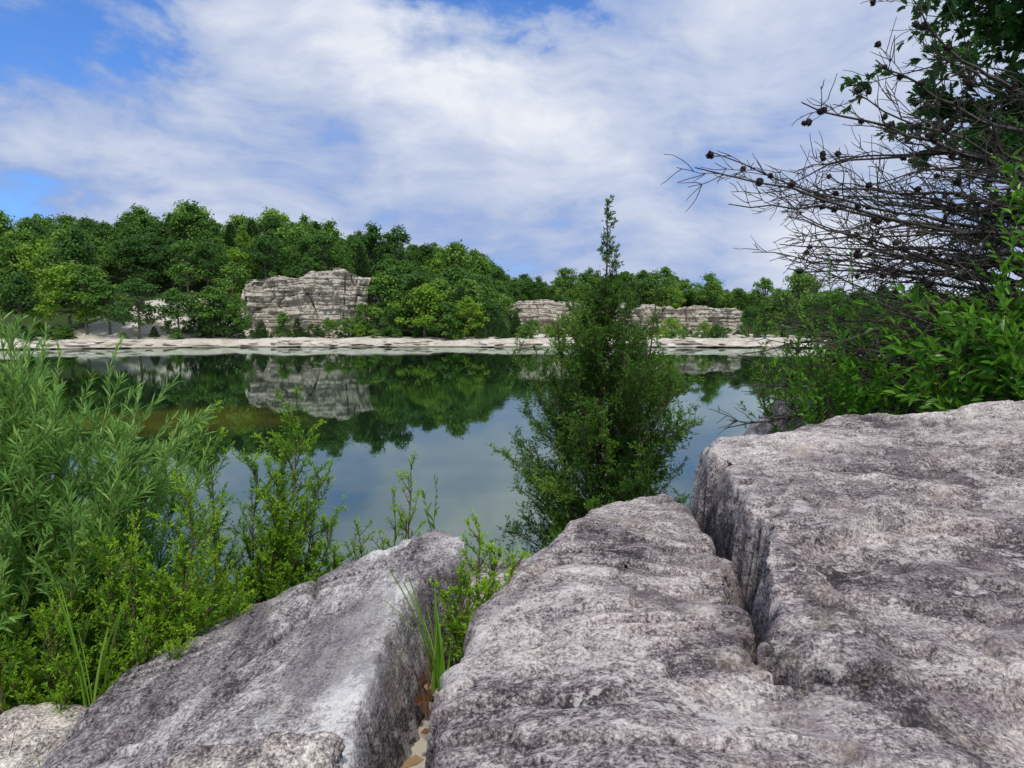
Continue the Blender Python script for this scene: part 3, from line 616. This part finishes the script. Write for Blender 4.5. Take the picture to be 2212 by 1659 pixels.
r = np.random.default_rng(91)
st = [((3.1+r.normal()*.2, 3.95+r.normal()*.1, -1.3), (r.uniform(2.1,3.1), r.uniform(3.7,4.2), r.uniform(-.35,.5))) for i in range(20)]
st += [((3.0+r.normal()*.2, 3.9+r.normal()*.1, -1.3), (r.uniform(2.0,2.95), r.uniform(3.65,4.0), r.uniform(-.45,.15))) for i in range(16)]
st += [((3.4, 4.0, -1.2), (r.uniform(2.75,3.1), r.uniform(3.8,4.1), r.uniform(.3,1.0))) for i in range(7)]
leafy_stems('broadleaf_shrub', st, 51, (M_shrub, M_green_stem), .11, .04, 17, (3.5,.32), .85, True, .006, .5, .25)
st = [((2.2+r.normal()*.25, 4.5+r.normal()*.15, -1.9), (r.uniform(1.65,2.7), r.uniform(4.0,4.7), r.uniform(-.45,.05))) for i in range(24)]
leafy_stems('broadleaf_shrub', st, 52, (M_shrub, M_green_stem), .075, .028, 34, (4,.28), .8, True, .005, .45, .2)
st = [((r.uniform(3.2,6.2), r.uniform(6.2,8.0), -2.6), (r.uniform(2.9,6.4), r.uniform(6.0,8.0), r.uniform(-.5,.3))) for i in range(52)]
leafy_stems('sumac_thicket', st, 53, (M_shrub, M_green_stem), .10, .036, 30, (4,.45), .9, True, .008, .40, .25)
st = [((r.uniform(2.6,3.9), r.uniform(5.0,6.2), -2.0), (r.uniform(2.3,4.2), r.uniform(4.6,6.0), r.uniform(-.8,.15))) for i in range(38)]
leafy_stems('broadleaf_shrub', st, 55, (M_shrub, M_green_stem), .085, .032, 32, (4,.3), .85, True, .006, .42, .25)
b = (3.0,6.4,-2.4); juniper_bush('juniper_shrub', b, fan(b, 26, .8, 1.9, 2.8, 14), 37, .40, .5, .03, .008, (M_jun, M_jbark), .06, 8, .4)
st = [((2.1,4.4,-.9),(1.60,4.15,.22)),((2.1,4.4,-.9),(1.75,4.1,.1)),((2.1,4.4,-.8),(1.95,4.2,.45)),((2.2,4.4,-.8),(2.1,4.2,.6)),((2.1,4.4,-.9),(1.5,4.15,-.25)),((2.1,4.4,-.9),(1.7,4.2,-.05))]
leafy_stems('locust_sprig', st, 54, (M_shrub, M_green_stem), .04, .018, 30, (6,.2), 1.1, True, .004, .65, .1)
def oak():
    r = np.random.default_rng(61); g = Geo(); gw = Geo(); e = empty('oak_tree')
    tr = np.array([[5.0,5.4,-2.2],[4.9,5.4,0],[4.6,5.3,1.5],[4.3,5.2,2.6],[4.2,5.2,4.0]]); gw.tube(tr, [.12,.10,.08,.05,.02], 8)
    for i in range(74):
        z = r.uniform(.6, 3.4); p0 = np.array([np.interp(z-.2, tr[:,2], tr[:,k]) for k in range(3)])
        tip = np.array([np.interp(z, [.6,1.2,1.7,2.1,3.4], [3.7,3.4,3.3,3.15,3.1])+r.uniform(-.1, 1.0), r.uniform(4.5, 6.0), z+r.uniform(-.1, .25)])
        v = tip-p0; ln = np.linalg.norm(v); q = curve(p0, v, ln, 8, r, .08, 0); gw.tube(q, np.linspace(.016, .003, 9), 5)
        for j in range(14):
            ii = r.integers(3, 9); tq = curve(q[ii], perp(nrm(q[ii]-q[ii-1]), r, r.uniform(.3, 1.0)), r.uniform(.12, .32), 5, r, .15, 0); gw.tube(tq, np.linspace(.004, .0015, 6), 4)
            n = 9; P = tq[r.integers(1, 6, n)]; D = nrm(nrm(tq[-1]-tq[0])+r.normal(size=(n,3))*.8+np.array([0,0,-.2])); N = nrm(r.normal(size=(n,3))*.6+np.array([0,0,1])); S = nrm(np.cross(D, N))
            l = r.uniform(.07, .12, n); t = np.clip(.5+.2*r.normal(size=n), 0, 1)
            g.leaves2(P, D, N, l, l*.38, 0, t)
            for sg in (-1, 1):
                g.leaves(P+D*l[:,None]*.25, D+S*sg*.9, N, l*.5, l*.22, 0, t); g.leaves(P+D*l[:,None]*.5, D+S*sg*.8, N, l*.42, l*.2, 0, t)
    g.build('foliage', [M_oak], parent=e); gw.build('trunk', [M_bark_far], True, e)
oak()

# ------------------------------------------------------------------ sky
W = bpy.data.worlds.new('sky'); scene.world = W; W.use_nodes = True
t = NT(W.node_tree)
SE, SR = 60, 172
sky = t.n('ShaderNodeTexSky', sky_type='NISHITA', sun_disc=False, sun_elevation=radians(SE), sun_rotation=radians(SR), air_density=1.0, dust_density=.8, ozone_density=2.0).outputs[0]
dv = t.n('ShaderNodeTexCoord').outputs['Generated']
sx = t.n('ShaderNodeSeparateXYZ', {0: dv})
wn = t.n('ShaderNodeTexNoise', {'Vector': dv, 'Scale': 2.2, 'Detail': 3.0}).outputs[1]
q = t.vm('ADD', dv, t.vm('MULTIPLY', t.vm('SUBTRACT', wn, (.5,.5,.5)), (.30,.2,.22)))
c1 = t.noise(t.vm('MULTIPLY', q, (1,1,1.9)), 3.1, 8, .58, .15)
rot = t.n('ShaderNodeMapping', {'Vector': q, 'Rotation': (0,radians(16),0), 'Scale': (1.1,1.1,4.2)}).outputs[0]
c2 = t.noise(rot, 2.3, 8, .62, .3)
dn = t.n('ShaderNodeTexNoise', {'Vector': t.vm('MULTIPLY', dv, (1,1,1.7)), 'Scale': 3.6, 'Detail': 6.0, 'Roughness': .6})
dw = t.vm('ADD', dv, t.vm('MULTIPLY', t.vm('SUBTRACT', dn.outputs[1], (.5,.5,.5)), (.62,.2,.36)))
den = t.m('ADD', t.m('MULTIPLY', t.m('SUBTRACT', c1, .5), 1.6), t.m('MULTIPLY', t.m('SUBTRACT', c2, .5), 1.4))
den = t.m('ADD', den, .49)
def spot(a, e, r0, amp):
    global den
    v = np.array([a, 1, e]); v = v/np.linalg.norm(v)
    den = t.m('ADD', den, t.m('MULTIPLY', t.mr(t.vm('DISTANCE', dw, tuple(v)), 0.0, r0, 1.0, 0.0), amp))
for a, e, r0, amp in [(-.74,.37,.17,-.42),(-.60,.45,.16,-.32),(-.46,.47,.11,-.28),(-.02,.46,.12,-.60),(-.60,.205,.12,-.42),(-.75,.21,.12,-.38),(-.375,.245,.14,-.24),(-.25,.18,.13,-.20),(.02,.24,.12,-.12),
                      (-.34,.37,.18,.24),(-.14,.40,.15,.32),(-.09,.32,.14,.30),(.04,.30,.12,.26),(-.54,.34,.15,.24),(-.66,.27,.14,.22),(-.42,.28,.2,.06),(-.3,.12,.25,.10),(.4,.2,.5,.08)]:
    spot(a, e, r0, amp)
cov = t.mr(den, -.02, 1.04, 0.0, 1.0, False)
blue = t.mix(1.0, sky, (.50,.82,1.30), 'MULTIPLY')
cc = t.ramp(cov, [(.0, (1.2,2.1,4.9)), (.28, (2.2,3.0,5.0)), (.50, (3.4,3.95,5.3)), (.74, (4.5,4.9,5.85)), (1.0, (5.8,6.0,6.4))])
fac = t.mr(cov, .0, .34, .0, 1.0)
t.n('ShaderNodeOutputWorld', {'Surface': t.n('ShaderNodeBackground', {'Color': t.mix(fac, blue, cc), 'Strength': .145}).outputs[0]})

sun = bpy.data.lights.new('sun', 'SUN'); sun.energy = 2.9; sun.angle = radians(6); sun.color = (1, .96, .89)
so = bpy.data.objects.new('sun', sun); scene.collection.objects.link(so)
from mathutils import Vector
dr = Vector((math.sin(radians(SR))*math.cos(radians(SE)), math.cos(radians(SR))*math.cos(radians(SE)), math.sin(radians(SE))))
so.rotation_euler = dr.to_track_quat('Z', 'Y').to_euler()

# ------------------------------------------------------------------ camera
cam = bpy.data.cameras.new('camera'); cam.sensor_width = 36; cam.lens = 667/1024*36; cam.clip_end = 8000; cam.clip_start = .05
co_ = bpy.data.objects.new('camera', cam); scene.collection.objects.link(co_); co_.location = (0,0,0); co_.rotation_euler = (radians(90-5.3), 0, 0)
scene.camera = co_
scene.view_settings.view_transform = 'Standard'; scene.view_settings.look = 'None'; scene.view_settings.exposure = 0
